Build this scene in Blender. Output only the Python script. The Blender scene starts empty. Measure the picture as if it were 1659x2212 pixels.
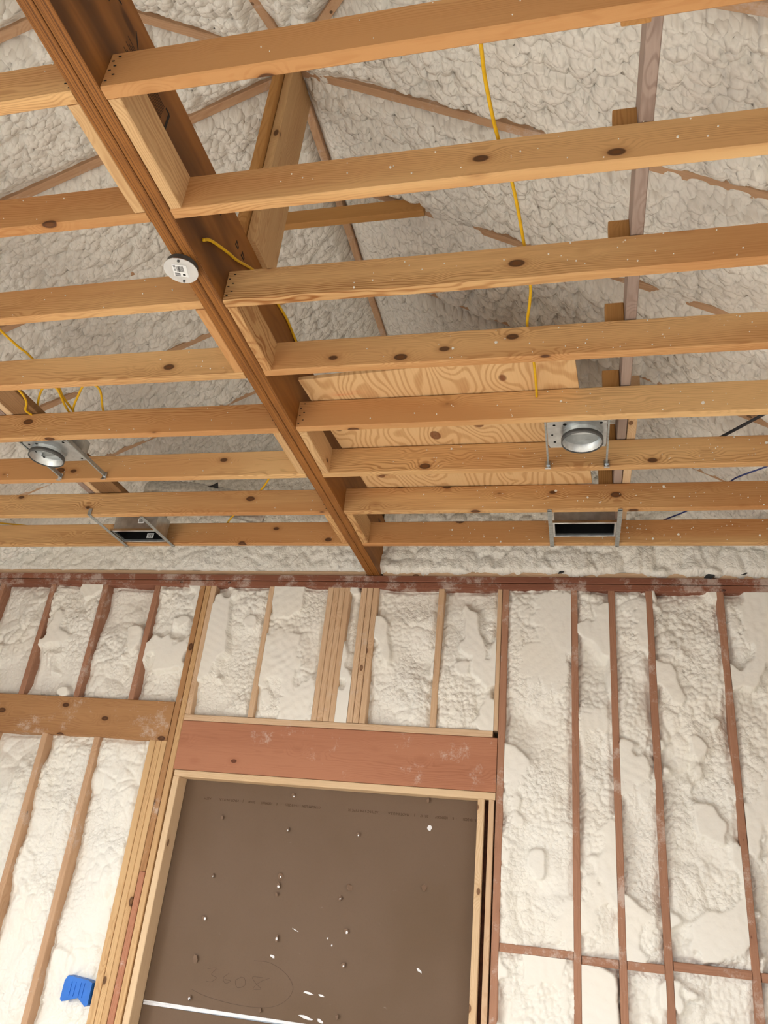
import bpy, bmesh, math, random
import numpy as np
from mathutils import Vector, Matrix

S = bpy.context.scene
COL = S.collection
ZC = 1.55                                   # eye height; every z below is given relative to it
PI = math.pi

# ------------------------------------------------------------------ camera
R = [(0.97154535, 0.21593415, 0.09732463),      # image right in the room
     (-0.01110153, 0.45196982, -0.89196415),    # image down
     (-0.23659332, 0.86550316, 0.44150637)]     # view direction
cd = bpy.data.cameras.new('camera'); cam = bpy.data.objects.new('camera', cd); COL.objects.link(cam)
m = Matrix.Identity(4)
for i in range(3):
    m[i][0] = R[0][i]; m[i][1] = -R[1][i]; m[i][2] = -R[2][i]
m[2][3] = ZC
cam.matrix_world = m
cd.sensor_fit = 'HORIZONTAL'; cd.sensor_width = 36; cd.lens = 1699.8 / 1659 * 36
cd.clip_start = 0.02; cd.clip_end = 100
S.camera = cam

# ------------------------------------------------------------------ world, daylight, exposure
w = bpy.data.worlds.new('overcast'); S.world = w; w.use_nodes = True
w.node_tree.nodes['Background'].inputs[0].default_value = (0.86, 0.93, 1.0, 1)
w.node_tree.nodes['Background'].inputs[1].default_value = 0.5

def area(name, loc, rot, sx, sy, power, col):
    l = bpy.data.lights.new(name, 'AREA'); l.shape = 'RECTANGLE'; l.size = sx; l.size_y = sy
    l.energy = power; l.color = col
    o = bpy.data.objects.new(name, l); COL.objects.link(o); o.location = loc; o.rotation_euler = rot
    return o
# daylight standing in the window and door openings
area('daylight_left_window', (-4.42, 2.95, 1.45), (0, -math.radians(55), 0), 1.5, 1.5, 10, (0.80, 0.92, 1.0))
area('daylight_left_window', (-4.42, 0.75, 1.45), (0, -math.radians(28), 0), 1.5, 1.7, 205, (0.93, 0.97, 1.0))
area('daylight_doorway', (-1.1, -0.95, 1.15), (math.radians(28), 0, 0), 3.6, 2.2, 100, (0.95, 0.98, 1.0))
area('daylight_right_window', (1.68, 1.2, 1.4), (0, math.radians(28), 0), 1.5, 2.0, 85, (0.95, 0.98, 1.0))
S.view_settings.view_transform = 'Standard'; S.view_settings.look = 'None'
S.view_settings.gamma = 1.0; S.view_settings.use_curve_mapping = False
S.view_settings.exposure = 0.0
S.cycles.max_bounces = 5; S.cycles.diffuse_bounces = 4; S.cycles.glossy_bounces = 2; S.cycles.adaptive_threshold = 0.12; S.cycles.caustics_reflective = False; S.cycles.caustics_refractive = False

# ------------------------------------------------------------------ geometry constants (metres, z relative to the eye)
H = 1.818                                    # underside of joists and beam
YF = 4.438                                   # face of the studs of the far wall
YB = 4.578                                   # back of the studs
XL, XR, YN = -4.2, 1.42, -0.7                # left, right and near walls
ZFL = -ZC                                    # floor
RX, RZ, RY = -1.2, 3.31, 2.05                # ridge position, height and hip apex
SL, SR, SH = 0.49, 0.58, 0.55                # roof slopes left, right, hip end
JOIST_Y = [1.132 + 0.4067*k for k in range(8)]
JD, JT = 0.14, 0.038

# ------------------------------------------------------------------ helpers
def setp(o, label=None, cat=None, group=None, kind=None):
    if label: o['label'] = label
    if cat: o['category'] = cat
    if group: o['group'] = group
    if kind: o['kind'] = kind
    return o

def link(name, me, mat=None, parent=None, loc=(0, 0, 0), rot=None, smooth=False):
    o = bpy.data.objects.new(name, me); COL.objects.link(o)
    if me is not None and mat is not None and not me.materials: me.materials.append(mat)
    if smooth and me is not None:
        me.polygons.foreach_set('use_smooth', [True]*len(me.polygons))
    M = Matrix.Translation(Vector((loc[0], loc[1], loc[2])))
    if rot is not None: M = M @ rot
    o.matrix_world = M
    if parent is not None:
        o.parent = parent
        o.matrix_parent_inverse = Matrix.Identity(4)
        o.matrix_basis = parent.matrix_world.inverted() @ M
    return o

def empty(name, loc):
    o = bpy.data.objects.new(name, None); COL.objects.link(o)
    o.location = loc; o.matrix_world = Matrix.Translation(Vector(loc)); o.empty_display_size = 0.1
    return o

def pydata(verts, faces):
    me = bpy.data.meshes.new('m'); me.from_pydata([tuple(v) for v in verts], [], [tuple(f) for f in faces]); me.update()
    return me

def lumber_mesh(L, a, b, seg=1, warp=0.0, seed=0, ch=0.003):
    """board along local X, a wide (Y), b deep (Z), eased edges, slight bow"""
    rnd = random.Random(seed)
    c = min(ch, a*0.3, b*0.3)
    prof = [(-a/2+c, -b/2), (a/2-c, -b/2), (a/2, -b/2+c), (a/2, b/2-c), (a/2-c, b/2), (-a/2+c, b/2), (-a/2, b/2-c), (-a/2, -b/2+c)]
    V, F = [], []
    ph = [rnd.uniform(0, 6.28) for _ in range(4)]
    for i in range(seg+1):
        x = -L/2 + L*i/seg; t = i/seg*6.28
        dy = warp*(math.sin(t*0.7+ph[0])+0.5*math.sin(t*1.7+ph[1])); dz = warp*(math.sin(t*0.8+ph[2])+0.5*math.sin(t*2.1+ph[3]))
        for (y, z) in prof: V.append((x, y+dy, z+dz*(0.6 if z < 0 else 0.3)))
    for i in range(seg):
        for k in range(8):
            k2 = (k+1) % 8
            F.append((i*8+k, i*8+k2, (i+1)*8+k2, (i+1)*8+k))
    F.append(tuple(range(7, -1, -1))); F.append(tuple(seg*8+k for k in range(8)))
    me = pydata(V, F)
    bm = bmesh.new(); bm.from_mesh(me); bmesh.ops.recalc_face_normals(bm, faces=bm.faces); bm.to_mesh(me); bm.free()
    return me

ROT = {'x': Matrix.Identity(4),
       'y': Matrix(((0, -1, 0, 0), (1, 0, 0, 0), (0, 0, 1, 0), (0, 0, 0, 1))),
       'z': Matrix(((0, 0, -1, 0), (0, 1, 0, 0), (1, 0, 0, 0), (0, 0, 0, 1)))}
_seed = [0]
def board(name, x0, x1, y0, y1, z0, z1, axis, mat, parent=None, warp=0.0, seg=1, ch=0.003):
    """axis aligned board whose grain runs along axis; z relative to the eye"""
    _seed[0] += 1
    dx, dy, dz = x1-x0, y1-y0, z1-z0
    if axis == 'x': L, a, b = dx, dy, dz
    elif axis == 'y': L, a, b = dy, dx, dz
    else: L, a, b = dz, dy, dx
    me = lumber_mesh(L, a, b, seg, warp, _seed[0], ch)
    return link(name, me, mat, parent, ((x0+x1)/2, (y0+y1)/2, (z0+z1)/2+ZC), ROT[axis])

def board_between(name, p0, p1, wdt, dep, mat, parent=None):
    """board from p0 to p1 (centre of its underside), wdt wide, dep deep above the line"""
    _seed[0] += 1
    p0 = Vector(p0); p1 = Vector(p1); d = p1-p0; L = d.length; d.normalize()
    side = d.cross(Vector((0, 0, 1))).normalized(); up = side.cross(d).normalized()
    if up.z < 0: up = -up; side = -side
    yv = up.cross(d)
    rot = Matrix.Identity(4)
    for i in range(3): rot[i][0] = d[i]; rot[i][1] = yv[i]; rot[i][2] = up[i]
    me = lumber_mesh(L, wdt, dep, 1, 0, _seed[0])
    c = (p0+p1)/2 + up*dep/2
    return link(name, me, mat, parent, (c.x, c.y, c.z+ZC), rot)

def catmull(pts, n=8):
    P = [Vector(p) for p in pts]; P = [P[0]*2-P[1]] + P + [P[-1]*2-P[-2]]
    out = []
    for i in range(1, len(P)-2):
        for k in range(n):
            t = k/n; a, b, c, d = P[i-1], P[i], P[i+1], P[i+2]
            out.append(0.5*((2*b)+(c-a)*t+(2*a-5*b+4*c-d)*t*t+(3*b-a-3*c+d)*t**3))
    out.append(P[-2]); return out

def tube_mesh(pts, r, n=8, flat=1.0):
    """swept tube through world points (z relative to the eye)"""
    V, F = [], []; up = Vector((0.1, 0.2, 1)).normalized()
    for i, p in enumerate(pts):
        t = (pts[min(i+1, len(pts)-1)]-pts[max(i-1, 0)]).normalized()
        u = t.cross(up)
        if u.length < 1e-3: u = t.cross(Vector((1, 0, 0)))
        u.normalize(); v = u.cross(t)
        for k in range(n):
            a = 2*PI*k/n
            q = p+u*math.cos(a)*r+v*math.sin(a)*r*flat; V.append((q.x, q.y, q.z+ZC))
    for i in range(len(pts)-1):
        for k in range(n):
            F.append((i*n+k, i*n+(k+1) % n, (i+1)*n+(k+1) % n, (i+1)*n+k))
    F.append(tuple(range(n-1, -1, -1))); F.append(tuple((len(pts)-1)*n+k for k in range(n)))
    return pydata(V, F)

class MB:
    """collects simple solids into one mesh (world coordinates, z relative to the eye)"""
    def __init__(s): s.V = []; s.F = []
    def box(s, x0, x1, y0, y1, z0, z1):
        b = len(s.V)
        s.V += [(x, y, z) for z in (z0, z1) for y in (y0, y1) for x in (x0, x1)]
        s.F += [(b, b+2, b+3, b+1), (b+4, b+5, b+7, b+6), (b, b+1, b+5, b+4), (b+2, b+6, b+7, b+3), (b, b+4, b+6, b+2), (b+1, b+3, b+7, b+5)]
        return s
    def rev(s, c, prof, n=32, caps=False):
        """surface of revolution about a vertical axis; prof = [(r,z)...]"""
        b = len(s.V)
        for (r, z) in prof:
            for k in range(n):
                a = 2*PI*k/n; s.V.append((c[0]+r*math.cos(a), c[1]+r*math.sin(a), c[2]+z))
        for i in range(len(prof)-1):
            for k in range(n):
                s.F.append((b+i*n+k, b+i*n+(k+1) % n, b+(i+1)*n+(k+1) % n, b+(i+1)*n+k))
        if caps:
            s.F.append(tuple(b+k for k in range(n-1, -1, -1))); s.F.append(tuple(b+(len(prof)-1)*n+k for k in range(n)))
        return s
    def poly(s, pts, t):
        """thin prism from a closed outline of points, extruded by vector t"""
        b = len(s.V); n = len(pts); t = Vector(t)
        s.V += [tuple(p) for p in pts] + [tuple(Vector(p)+t) for p in pts]
        s.F.append(tuple(b+k for k in range(n))); s.F.append(tuple(b+n+k for k in range(n-1, -1, -1)))
        for k in range(n):
            k2 = (k+1) % n; s.F.append((b+k, b+n+k, b+n+k2, b+k2))
        return s
    def build(s, name, mat, parent=None, smooth=False, recalc=True):
        me = pydata([(v[0], v[1], v[2]+ZC) for v in s.V], s.F)
        if recalc:
            bm = bmesh.new(); bm.from_mesh(me); bmesh.ops.recalc_face_normals(bm, faces=bm.faces); bm.to_mesh(me); bm.free()
        return link(name, me, mat, parent, smooth=smooth)

# ------------------------------------------------------------------ numpy noise
def _hash(ix, iy, s):
    n = (ix.astype(np.int64)*374761393 + iy.astype(np.int64)*668265263 + s*982451653) & 0x7fffffff
    n = ((n ^ (n >> 13))*1274126177) & 0x7fffffff
    n = ((n ^ (n >> 15))*2246822519) & 0x7fffffff
    return ((n ^ (n >> 16)) & 0xffff)/65535.0
def vnoise(x, y, cell, s):
    x = x/cell; y = y/cell; ix = np.floor(x); iy = np.floor(y); fx = x-ix; fy = y-iy
    fx = fx*fx*(3-2*fx); fy = fy*fy*(3-2*fy)
    a = _hash(ix, iy, s); b = _hash(ix+1, iy, s); c = _hash(ix, iy+1, s); d = _hash(ix+1, iy+1, s)
    return (a*(1-fx)+b*fx)*(1-fy)+(c*(1-fx)+d*fx)*fy
def fbm(x, y, cell, s, o=3):
    t = 0; a = 1; n = 0
    for k in range(o):
        t = t+a*vnoise(x, y, cell/2**k, s+k*17); n += a; a *= 0.5
    return t/n
def worley(x, y, cell, s):
    x = x/cell; y = y/cell; ix = np.floor(x); iy = np.floor(y); f1 = np.full(x.shape, 9.0); f2 = np.full(x.shape, 9.0)
    for i in (-1, 0, 1):
        for j in (-1, 0, 1):
            cx = ix+i+0.08+0.84*_hash(ix+i, iy+j, s); cy = iy+j+0.08+0.84*_hash(ix+i, iy+j, s+71)
            d = (x-cx)**2+(y-cy)**2
            f2 = np.minimum(f2, np.maximum(f1, d)); f1 = np.minimum(f1, d)
    return np.sqrt(f1), np.sqrt(f2)
def blobs(x, y, cell, s):
    """billowing foam: rounded domes with sharp creases, 0..1"""
    wx = x+(vnoise(x, y, cell*1.5, s+5)-0.5)*cell*1.2+(vnoise(x, y, cell*0.5, s+6)-0.5)*cell*0.35
    wy = y+(vnoise(x, y, cell*1.5, s+9)-0.5)*cell*1.2+(vnoise(x, y, cell*0.5, s+8)-0.5)*cell*0.35
    d1, d2 = worley(wx, wy, cell, s); e = np.clip((d2-d1)/0.30, 0, 1)
    return np.clip(1-1.25*d1*d1, 0, 1)*(0.25+0.75*np.sqrt(e))
def domes(x, y, cell, s, warp=0.6):
    wx = x+(vnoise(x, y, cell*1.3, s+5)-0.5)*cell*warp; wy = y+(vnoise(x, y, cell*1.3, s+9)-0.5)*cell*warp
    d1, d2 = worley(wx, wy, cell, s); e = np.clip((d2-d1)/0.34, 0, 1)
    return np.sqrt(np.clip(1-1.5*d1*d1, 0.02, 1))*(0.45+0.55*np.sqrt(e*(2-e)))
def sst(x, a, b):
    t = np.clip((x-a)/(b-a), 0, 1); return t*t*(3-2*t)

def grid_object(name, P, mask, mat, parent, rough=None):
    """P (ny,nx,3) vertices, mask (ny-1,nx-1) of kept quads"""
    ny, nx, _ = P.shape
    idx = np.arange(ny*nx).reshape(ny, nx)
    q = np.stack([idx[:-1, :-1], idx[:-1, 1:], idx[1:, 1:], idx[1:, :-1]], -1)[mask]
    used = np.unique(q); remap = np.full(ny*nx, -1, dtype=np.int64); remap[used] = np.arange(len(used))
    q = remap[q].astype(np.int32); V = P.reshape(-1, 3)[used].astype(np.float32).copy(); V[:, 2] += ZC
    me = bpy.data.meshes.new(name)
    me.vertices.add(len(V)); me.vertices.foreach_set('co', V.ravel())
    me.loops.add(q.size); me.loops.foreach_set('vertex_index', q.ravel())
    me.polygons.add(len(q)); me.polygons.foreach_set('loop_start', np.arange(0, q.size, 4, dtype=np.int32))
    me.polygons.foreach_set('use_smooth', np.ones(len(q), dtype=bool))
    me.update(calc_edges=True); me.validate()
    at = me.attributes.new('foam_grain', 'FLOAT', 'POINT')
    rv = np.ones(len(V), np.float32) if rough is None else rough.reshape(-1)[used].astype(np.float32)
    at.data.foreach_set('value', rv)
    return link(name, me, mat, parent)

# ------------------------------------------------------------------ materials
class NT:
    def __init__(s, name):
        s.m = bpy.data.materials.new(name); s.m.use_nodes = True; s.t = s.m.node_tree; s.n = s.t.nodes; s.l = s.t.links
        s.b = s.n['Principled BSDF']
    def new(s, typ, **kw):
        n = s.n.new(typ)
        for k, v in kw.items(): setattr(n, k, v)
        return n
    def put(s, sock, v):
        if isinstance(v, bpy.types.NodeSocket): s.l.new(v, sock)
        else: sock.default_value = v
    def math(s, op, a, b=0.0, c=0.0, clamp=False):
        n = s.new('ShaderNodeMath', operation=op, use_clamp=clamp)
        s.put(n.inputs[0], a); s.put(n.inputs[1], b); s.put(n.inputs[2], c); return n.outputs[0]
    def vmath(s, op, a, b=(0, 0, 0)):
        n = s.new('ShaderNodeVectorMath', operation=op); s.put(n.inputs[0], a); s.put(n.inputs[1], b); return n.outputs[0]
    def noise(s, vec, scale, detail=2.0, rough=0.5):
        n = s.new('ShaderNodeTexNoise'); s.put(n.inputs['Vector'], vec); n.inputs['Scale'].default_value = scale
        n.inputs['Detail'].default_value = detail; n.inputs['Roughness'].default_value = rough; return n.outputs['Fac']
    def voro(s, vec, scale, feature='F1'):
        n = s.new('ShaderNodeTexVoronoi', feature=feature); s.put(n.inputs['Vector'], vec); n.inputs['Scale'].default_value = scale
        return n.outputs['Distance']
    def rng(s, v, a, b, c=0.0, d=1.0, smooth=True):
        n = s.new('ShaderNodeMapRange'); n.interpolation_type = 'SMOOTHSTEP' if smooth else 'LINEAR'
        s.put(n.inputs[0], v); n.inputs[1].default_value = a; n.inputs[2].default_value = b; n.inputs[3].default_value = c; n.inputs[4].default_value = d
        return n.outputs[0]
    def mix(s, f, a, b):
        n = s.new('ShaderNodeMix', data_type='RGBA'); s.put(n.inputs[0], f)
        s.put(n.inputs[6], a if isinstance(a, bpy.types.NodeSocket) else (*a, 1)); s.put(n.inputs[7], b if isinstance(b, bpy.types.NodeSocket) else (*b, 1))
        return n.outputs[2]
    def bump(s, h, strength, dist):
        n = s.new('ShaderNodeBump'); n.inputs['Strength'].default_value = strength; n.inputs['Distance'].default_value = dist
        s.put(n.inputs['Height'], h); s.l.new(n.outputs[0], s.b.inputs['Normal'])
    def fin(s, col, rough=0.7, spec=0.3, metal=0.0):
        s.put(s.b.inputs['Base Color'], col if isinstance(col, bpy.types.NodeSocket) else (*col, 1))
        s.put(s.b.inputs['Roughness'], rough); s.b.inputs['Specular IOR Level'].default_value = spec; s.b.inputs['Metallic'].default_value = metal
        return s.m

def srgb(r, g, b):
    f = lambda c: (c/255/12.92) if c/255 <= 0.04045 else ((c/255+0.055)/1.055)**2.4
    return (f(r), f(g), f(b))

def wood(name, light, dark, knot=None, ring=0.0085, ringamt=0.5, knots=1.0, dust=0.0, var=0.25, red=None, spec=0.25):
    t = NT(name)
    oc = t.new('ShaderNodeTexCoord').outputs['Object']; rnd = t.new('ShaderNodeObjectInfo').outputs['Random']
    cmb = t.new('ShaderNodeCombineXYZ')
    t.put(cmb.inputs[0], t.math('MULTIPLY', rnd, 37.3)); t.put(cmb.inputs[1], t.math('MULTIPLY', rnd, 91.7)); t.put(cmb.inputs[2], t.math('MULTIPLY', rnd, 53.1))
    p = t.vmath('ADD', oc, cmb.outputs[0])
    kd = t.voro(t.vmath('MULTIPLY', p, (4.6, 8.0, 8.0)), 1.0)
    kmask = t.rng(kd, 0.140*knots, 0.105*knots); kin = t.rng(kd, 0.085*knots, 0.055*knots); halo = t.rng(kd, 0.46, 0.06)
    nd = t.noise(t.vmath('MULTIPLY', p, (1.5, 7.0, 7.0)), 1.0, 3.0)
    sx = t.new('ShaderNodeSeparateXYZ'); t.l.new(oc, sx.inputs[0])
    yy = t.math('ADD', sx.outputs[1], t.math('MULTIPLY', t.math('SUBTRACT', t.math('FRACT', t.math('MULTIPLY', rnd, 17.0)), 0.5), 0.16))
    zz = t.math('ADD', sx.outputs[2], t.math('MULTIPLY', t.math('SUBTRACT', t.math('FRACT', t.math('MULTIPLY', rnd, 29.0)), 0.5), 0.30))
    r = t.math('SQRT', t.math('ADD', t.math('MULTIPLY', yy, yy), t.math('MULTIPLY', zz, zz)))
    r = t.math('ADD', r, t.math('MULTIPLY', nd, 0.11)); r = t.math('ADD', r, t.math('MULTIPLY', halo, 0.030))
    tone0 = t.noise(t.vmath('MULTIPLY', p, (0.6, 9.0, 9.0)), 1.0, 1.0)
    band = t.math('SINE', t.math('MULTIPLY', r, 2*PI/ring)); band = t.math('MULTIPLY', t.math('POWER', t.rng(band, -0.6, 1.0), 1.6), t.rng(tone0, 0.3, 0.7))
    fib = t.noise(t.vmath('MULTIPLY', p, (5.0, 130.0, 130.0)), 1.0, 2.0, 0.6)
    tone = t.noise(t.vmath('MULTIPLY', p, (0.8, 7.0, 7.0)), 1.0, 2.0)
    f = t.math('MULTIPLY', band, ringamt)
    f = t.math('ADD', f, t.math('MULTIPLY', t.math('SUBTRACT', fib, 0.5), 0.55))
    f = t.math('ADD', f, t.math('MULTIPLY', t.math('SUBTRACT', tone, 0.42), 1.1))
    f = t.math('ADD', f, t.math('MULTIPLY', t.math('SUBTRACT', rnd, 0.4), var), clamp=True)
    c = t.mix(f, light, dark)
    if red: c = t.mix(t.rng(t.noise(t.vmath('MULTIPLY', p, (0.5, 3.0, 3.0)), 1.0, 1.0), 0.42, 0.62, 0, 0.7), c, red)
    c = t.mix(t.math('MULTIPLY', t.rng(kd, 0.26, 0.10), 0.4*min(knots, 1)), c, dark)
    kc = knot or tuple(x*0.22 for x in dark)
    c = t.mix(t.math('MULTIPLY', kmask, 0.85), c, kc); c = t.mix(t.math('MULTIPLY', kin, 0.6), c, tuple(x*0.6 for x in dark))
    if dust > 0:
        g = t.new('ShaderNodeNewGeometry').outputs['Position']
        dn = t.math('ADD', t.noise(g, 6.0, 4.0, 0.72), t.math('MULTIPLY', t.noise(g, 150.0, 1.0), 0.16))
        dm = t.rng(dn, 0.80-0.18*dust, 0.97-0.18*dust, 0, 0.55)
        c = t.mix(dm, c, (0.72, 0.62, 0.55))
    t.bump(fib, 0.25, 0.0015)
    return t.fin(c, 0.68, spec)

M = {}
M['joist'] = wood('pine_joist', srgb(230, 188, 132), srgb(150, 94, 46), knot=srgb(64, 34, 22), ringamt=0.5, var=0.45, red=srgb(188, 128, 76))
M['pale'] = wood('pale_pine', srgb(228, 198, 160), srgb(196, 154, 110), knot=srgb(110, 70, 45), ringamt=0.35, knots=0.8)
M['paledust'] = wood('pale_pine_dusted', srgb(222, 190, 156), srgb(188, 146, 108), knot=srgb(110, 70, 45), ringamt=0.35, knots=0.7, dust=0.7)
M['post'] = wood('amber_pine', srgb(216, 178, 130), srgb(178, 130, 84), knot=srgb(70, 36, 20), ringamt=0.45, dust=0.15)
M['red'] = wood('red_fir', srgb(186, 128, 98), srgb(152, 92, 66), knot=srgb(80, 40, 26), ringamt=0.3, knots=0.7, dust=0.7)
M['reddust'] = wood('red_fir_dusted', srgb(176, 130, 104), srgb(138, 94, 70), knot=srgb(80, 40, 26), ringamt=0.3, knots=0.6, dust=1.0)
M['plate'] = wood('red_plate', srgb(150, 98, 76), srgb(112, 66, 50), ringamt=0.3, knots=0.5, dust=1.3)
M['brown'] = wood('brown_fir', srgb(184, 138, 94), srgb(148, 102, 64), knot=srgb(64, 34, 22), ringamt=0.4, dust=0.95)
M['rafter'] = wood('rafter_fir', srgb(204, 166, 132), srgb(174, 132, 98), ringamt=0.35, knots=0.5, dust=0.95)
M['dkbrown'] = wood('dull_brown_board', srgb(150, 114, 78), srgb(108, 76, 48), ringamt=0.4, knots=0.6)
M['grey'] = wood('weathered_grey_wood', srgb(176, 156, 144), srgb(124, 102, 94), knot=srgb(70, 50, 45), ring=0.007, ringamt=0.6, knots=0.6)
M['amber'] = wood('amber_cleat', srgb(196, 146, 88), srgb(158, 108, 58), ring=0.009, ringamt=0.5, knots=0.4)

def mat_lvl():
    t = NT('laminated_veneer')
    oc = t.new('ShaderNodeTexCoord').outputs['Object']
    sx = t.new('ShaderNodeSeparateXYZ'); t.l.new(oc, sx.inputs[0])
    lay = t.noise(t.vmath('MULTIPLY', oc, (0.6, 420.0, 3.0)), 1.0, 2.0, 0.6)
    streak = t.noise(t.vmath('MULTIPLY', oc, (2.0, 60.0, 22.0)), 1.0, 3.0, 0.6)
    wav = t.noise(t.vmath('MULTIPLY', oc, (1.4, 5.0, 8.0)), 1.0, 2.0)
    band = t.math('SINE', t.math('MULTIPLY', wav, 55.0))
    f = t.math('ADD', t.math('MULTIPLY', lay, 0.9), t.math('MULTIPLY', streak, 0.6))
    f = t.math('ADD', t.math('SUBTRACT', f, 0.42), t.math('MULTIPLY', band, 0.08), clamp=True)
    c = t.mix(f, srgb(166, 108, 50), srgb(92, 52, 19)); c = t.mix(t.rng(lay, 0.52, 0.66, 0, 0.75), c, srgb(58, 30, 12))
    kd = t.voro(t.vmath('MULTIPLY', oc, (2.2, 7.0, 7.0)), 1.0)
    c = t.mix(t.rng(kd, 0.14, 0.06, 0, 0.75), c, srgb(60, 30, 14))
    t.bump(t.math('ADD', lay, streak), 0.3, 0.0012)
    return t.fin(c, 0.6, 0.3)
M['lvl'] = mat_lvl()

def mat_ply():
    t = NT('plywood_sheet')
    oc = t.new('ShaderNodeTexCoord').outputs['Object']
    kd = t.voro(t.vmath('ADD', t.vmath('MULTIPLY', oc, (5.2, 3.6, 3.0)), (3.3, 7.1, 2.2)), 1.0)
    halo = t.rng(kd, 0.55, 0.05)
    nd = t.noise(t.vmath('MULTIPLY', oc, (3.2, 1.1, 2.0)), 1.0, 2.0)
    sx = t.new('ShaderNodeSeparateXYZ'); t.l.new(oc, sx.inputs[0])
    r = t.math('ADD', sx.outputs[0], t.math('MULTIPLY', nd, 0.55)); r = t.math('ADD', r, t.math('MULTIPLY', halo, 0.10))
    band = t.rng(t.math('SINE', t.math('MULTIPLY', r, 2*PI/0.042)), -0.2, 1.0)
    fib = t.noise(t.vmath('MULTIPLY', oc, (150.0, 5.0, 5.0)), 1.0, 2.0)
    f = t.math('ADD', t.math('MULTIPLY', band, 0.55), t.math('MULTIPLY', t.math('SUBTRACT', fib, 0.5), 0.6), clamp=True)
    c = t.mix(f, srgb(226, 188, 138), srgb(186, 132, 82))
    c = t.mix(t.rng(kd, 0.15, 0.12, 0, 0.85), c, srgb(118, 68, 40))
    c = t.mix(t.rng(kd, 0.05, 0.02, 0, 0.7), c, srgb(70, 36, 22))
    ps = t.noise(t.vmath('MULTIPLY', t.vmath('ADD', oc, (0.48, 0.42, 0)), (6.0, 20.0, 1.0)), 1.0, 1.0)
    d = t.new('ShaderNodeVectorMath', operation='LENGTH'); t.l.new(t.vmath('MULTIPLY', t.vmath('ADD', oc, (0.40, 0.405, 0)), (8.0, 45.0, 0)), d.inputs[0])
    c = t.mix(t.math('MULTIPLY', t.rng(d.outputs['Value'], 1.0, 0.2, 0, 0.55), t.rng(ps, 0.3, 0.6)), c, srgb(222, 84, 50))
    t.bump(fib, 0.2, 0.001)
    return t.fin(c, 0.7, 0.25)
M['ply'] = mat_ply()

def mat_foam(name, c1, c2, b1=0.55, sc=55.0, ax=2):
    t = NT(name)
    g = t.new('ShaderNodeNewGeometry').outputs['Position']
    n1 = t.noise(g, 3.0, 1.0)
    sp = t.new('ShaderNodeSeparateXYZ'); t.l.new(g, sp.inputs[0]); cb = t.new('ShaderNodeCombineXYZ')
    t.l.new(sp.outputs[0], cb.inputs[0]); t.l.new(sp.outputs[ax], cb.inputs[1])
    v = t.new('ShaderNodeTexVoronoi', feature='F1', voronoi_dimensions='2D'); t.put(v.inputs['Vector'], t.vmath('ADD', cb.outputs[0], t.vmath('MULTIPLY', n1c(t, cb.outputs[0]), (0.02, 0.02, 0.02)))); v.inputs['Scale'].default_value = sc
    c = t.mix(t.rng(n1, 0.35, 0.65), c1, c2)
    t.bump(t.math('SUBTRACT', 1.0, t.math('MULTIPLY', v.outputs['Distance'], v.outputs['Distance'])), b1, 0.014)
    an = t.new('ShaderNodeAttribute', attribute_name='foam_grain'); bn = t.b.inputs['Normal'].links[0].from_node
    t.put(bn.inputs['Strength'], t.math('MULTIPLY', an.outputs['Fac'], b1))
    return t.fin(c, 0.55, 0.3)
def n1c(t, g):
    n = t.new('ShaderNodeTexNoise', noise_dimensions='2D'); t.put(n.inputs['Vector'], g); n.inputs['Scale'].default_value = 40.0; n.inputs['Detail'].default_value = 1.0
    return n.outputs['Color']
M['foam'] = mat_foam('spray_foam', (0.92, 0.88, 0.795), (0.91, 0.88, 0.81), 0.38, 64.0)
M['foamroof'] = mat_foam('spray_foam_roof', (0.925, 0.895, 0.83), (0.915, 0.88, 0.81), 0.9, 38.0, 1)
t = NT('foam_crumb'); M['crumb'] = t.fin((0.88, 0.84, 0.76), 0.7, 0.2)

def mat_plain(name, col, rough=0.6, spec=0.4, metal=0.0, nz=0.0, ns=40.0):
    t = NT(name)
    if nz > 0:
        oc = t.new('ShaderNodeTexCoord').outputs['Object']; n = t.noise(oc, ns, 3.0)
        c = t.mix(t.rng(n, 0.3, 0.7), tuple(x*(1-nz) for x in col), tuple(min(1, x*(1+nz)) for x in col))
        t.bump(n, 0.1, 0.002)
    else: c = col
    return t.fin(c, rough, spec, metal)
M['galv'] = mat_plain('galvanised_steel', (0.62, 0.64, 0.64), 0.38, 0.5, 0.9, 0.12, 30)
M['strap'] = mat_plain('dull_galvanised_strap', (0.42, 0.44, 0.43), 0.5, 0.5, 0.7, 0.15, 60)
M['bright'] = mat_plain('bright_zinc', (0.80, 0.82, 0.84), 0.22, 0.5, 1.0, 0.05, 30)
M['darkmetal'] = mat_plain('dark_steel_rim', (0.12, 0.12, 0.115), 0.5, 0.4, 0.5, 0.1)
M['black'] = mat_plain('matte_black', (0.008, 0.008, 0.008), 0.9, 0.1, 0, 0.1)  # black for boot insides and the painted plate holes
M['white'] = mat_plain('white_enamel', (0.88, 0.88, 0.86), 0.35, 0.5, 0, 0.02)
M['sticker'] = mat_plain('paper_sticker', (0.85, 0.85, 0.84), 0.6, 0.3, 0, 0.02)
M['ink'] = mat_plain('black_ink', (0.025, 0.022, 0.02), 0.7, 0.2, 0, 0.1)
M['yellow'] = mat_plain('yellow_cable_sheath', srgb(226, 178, 30), 0.45, 0.4, 0, 0.06)
M['bluecable'] = mat_plain('blue_cable_sheath', srgb(52, 62, 120), 0.45, 0.4, 0, 0.06)
M['blackcable'] = mat_plain('black_cable_sheath', (0.02, 0.02, 0.025), 0.4, 0.4, 0, 0.06)
M['tape'] = mat_plain('blue_plastic', srgb(38, 112, 206), 0.45, 0.4, 0, 0.08, 12)
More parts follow.
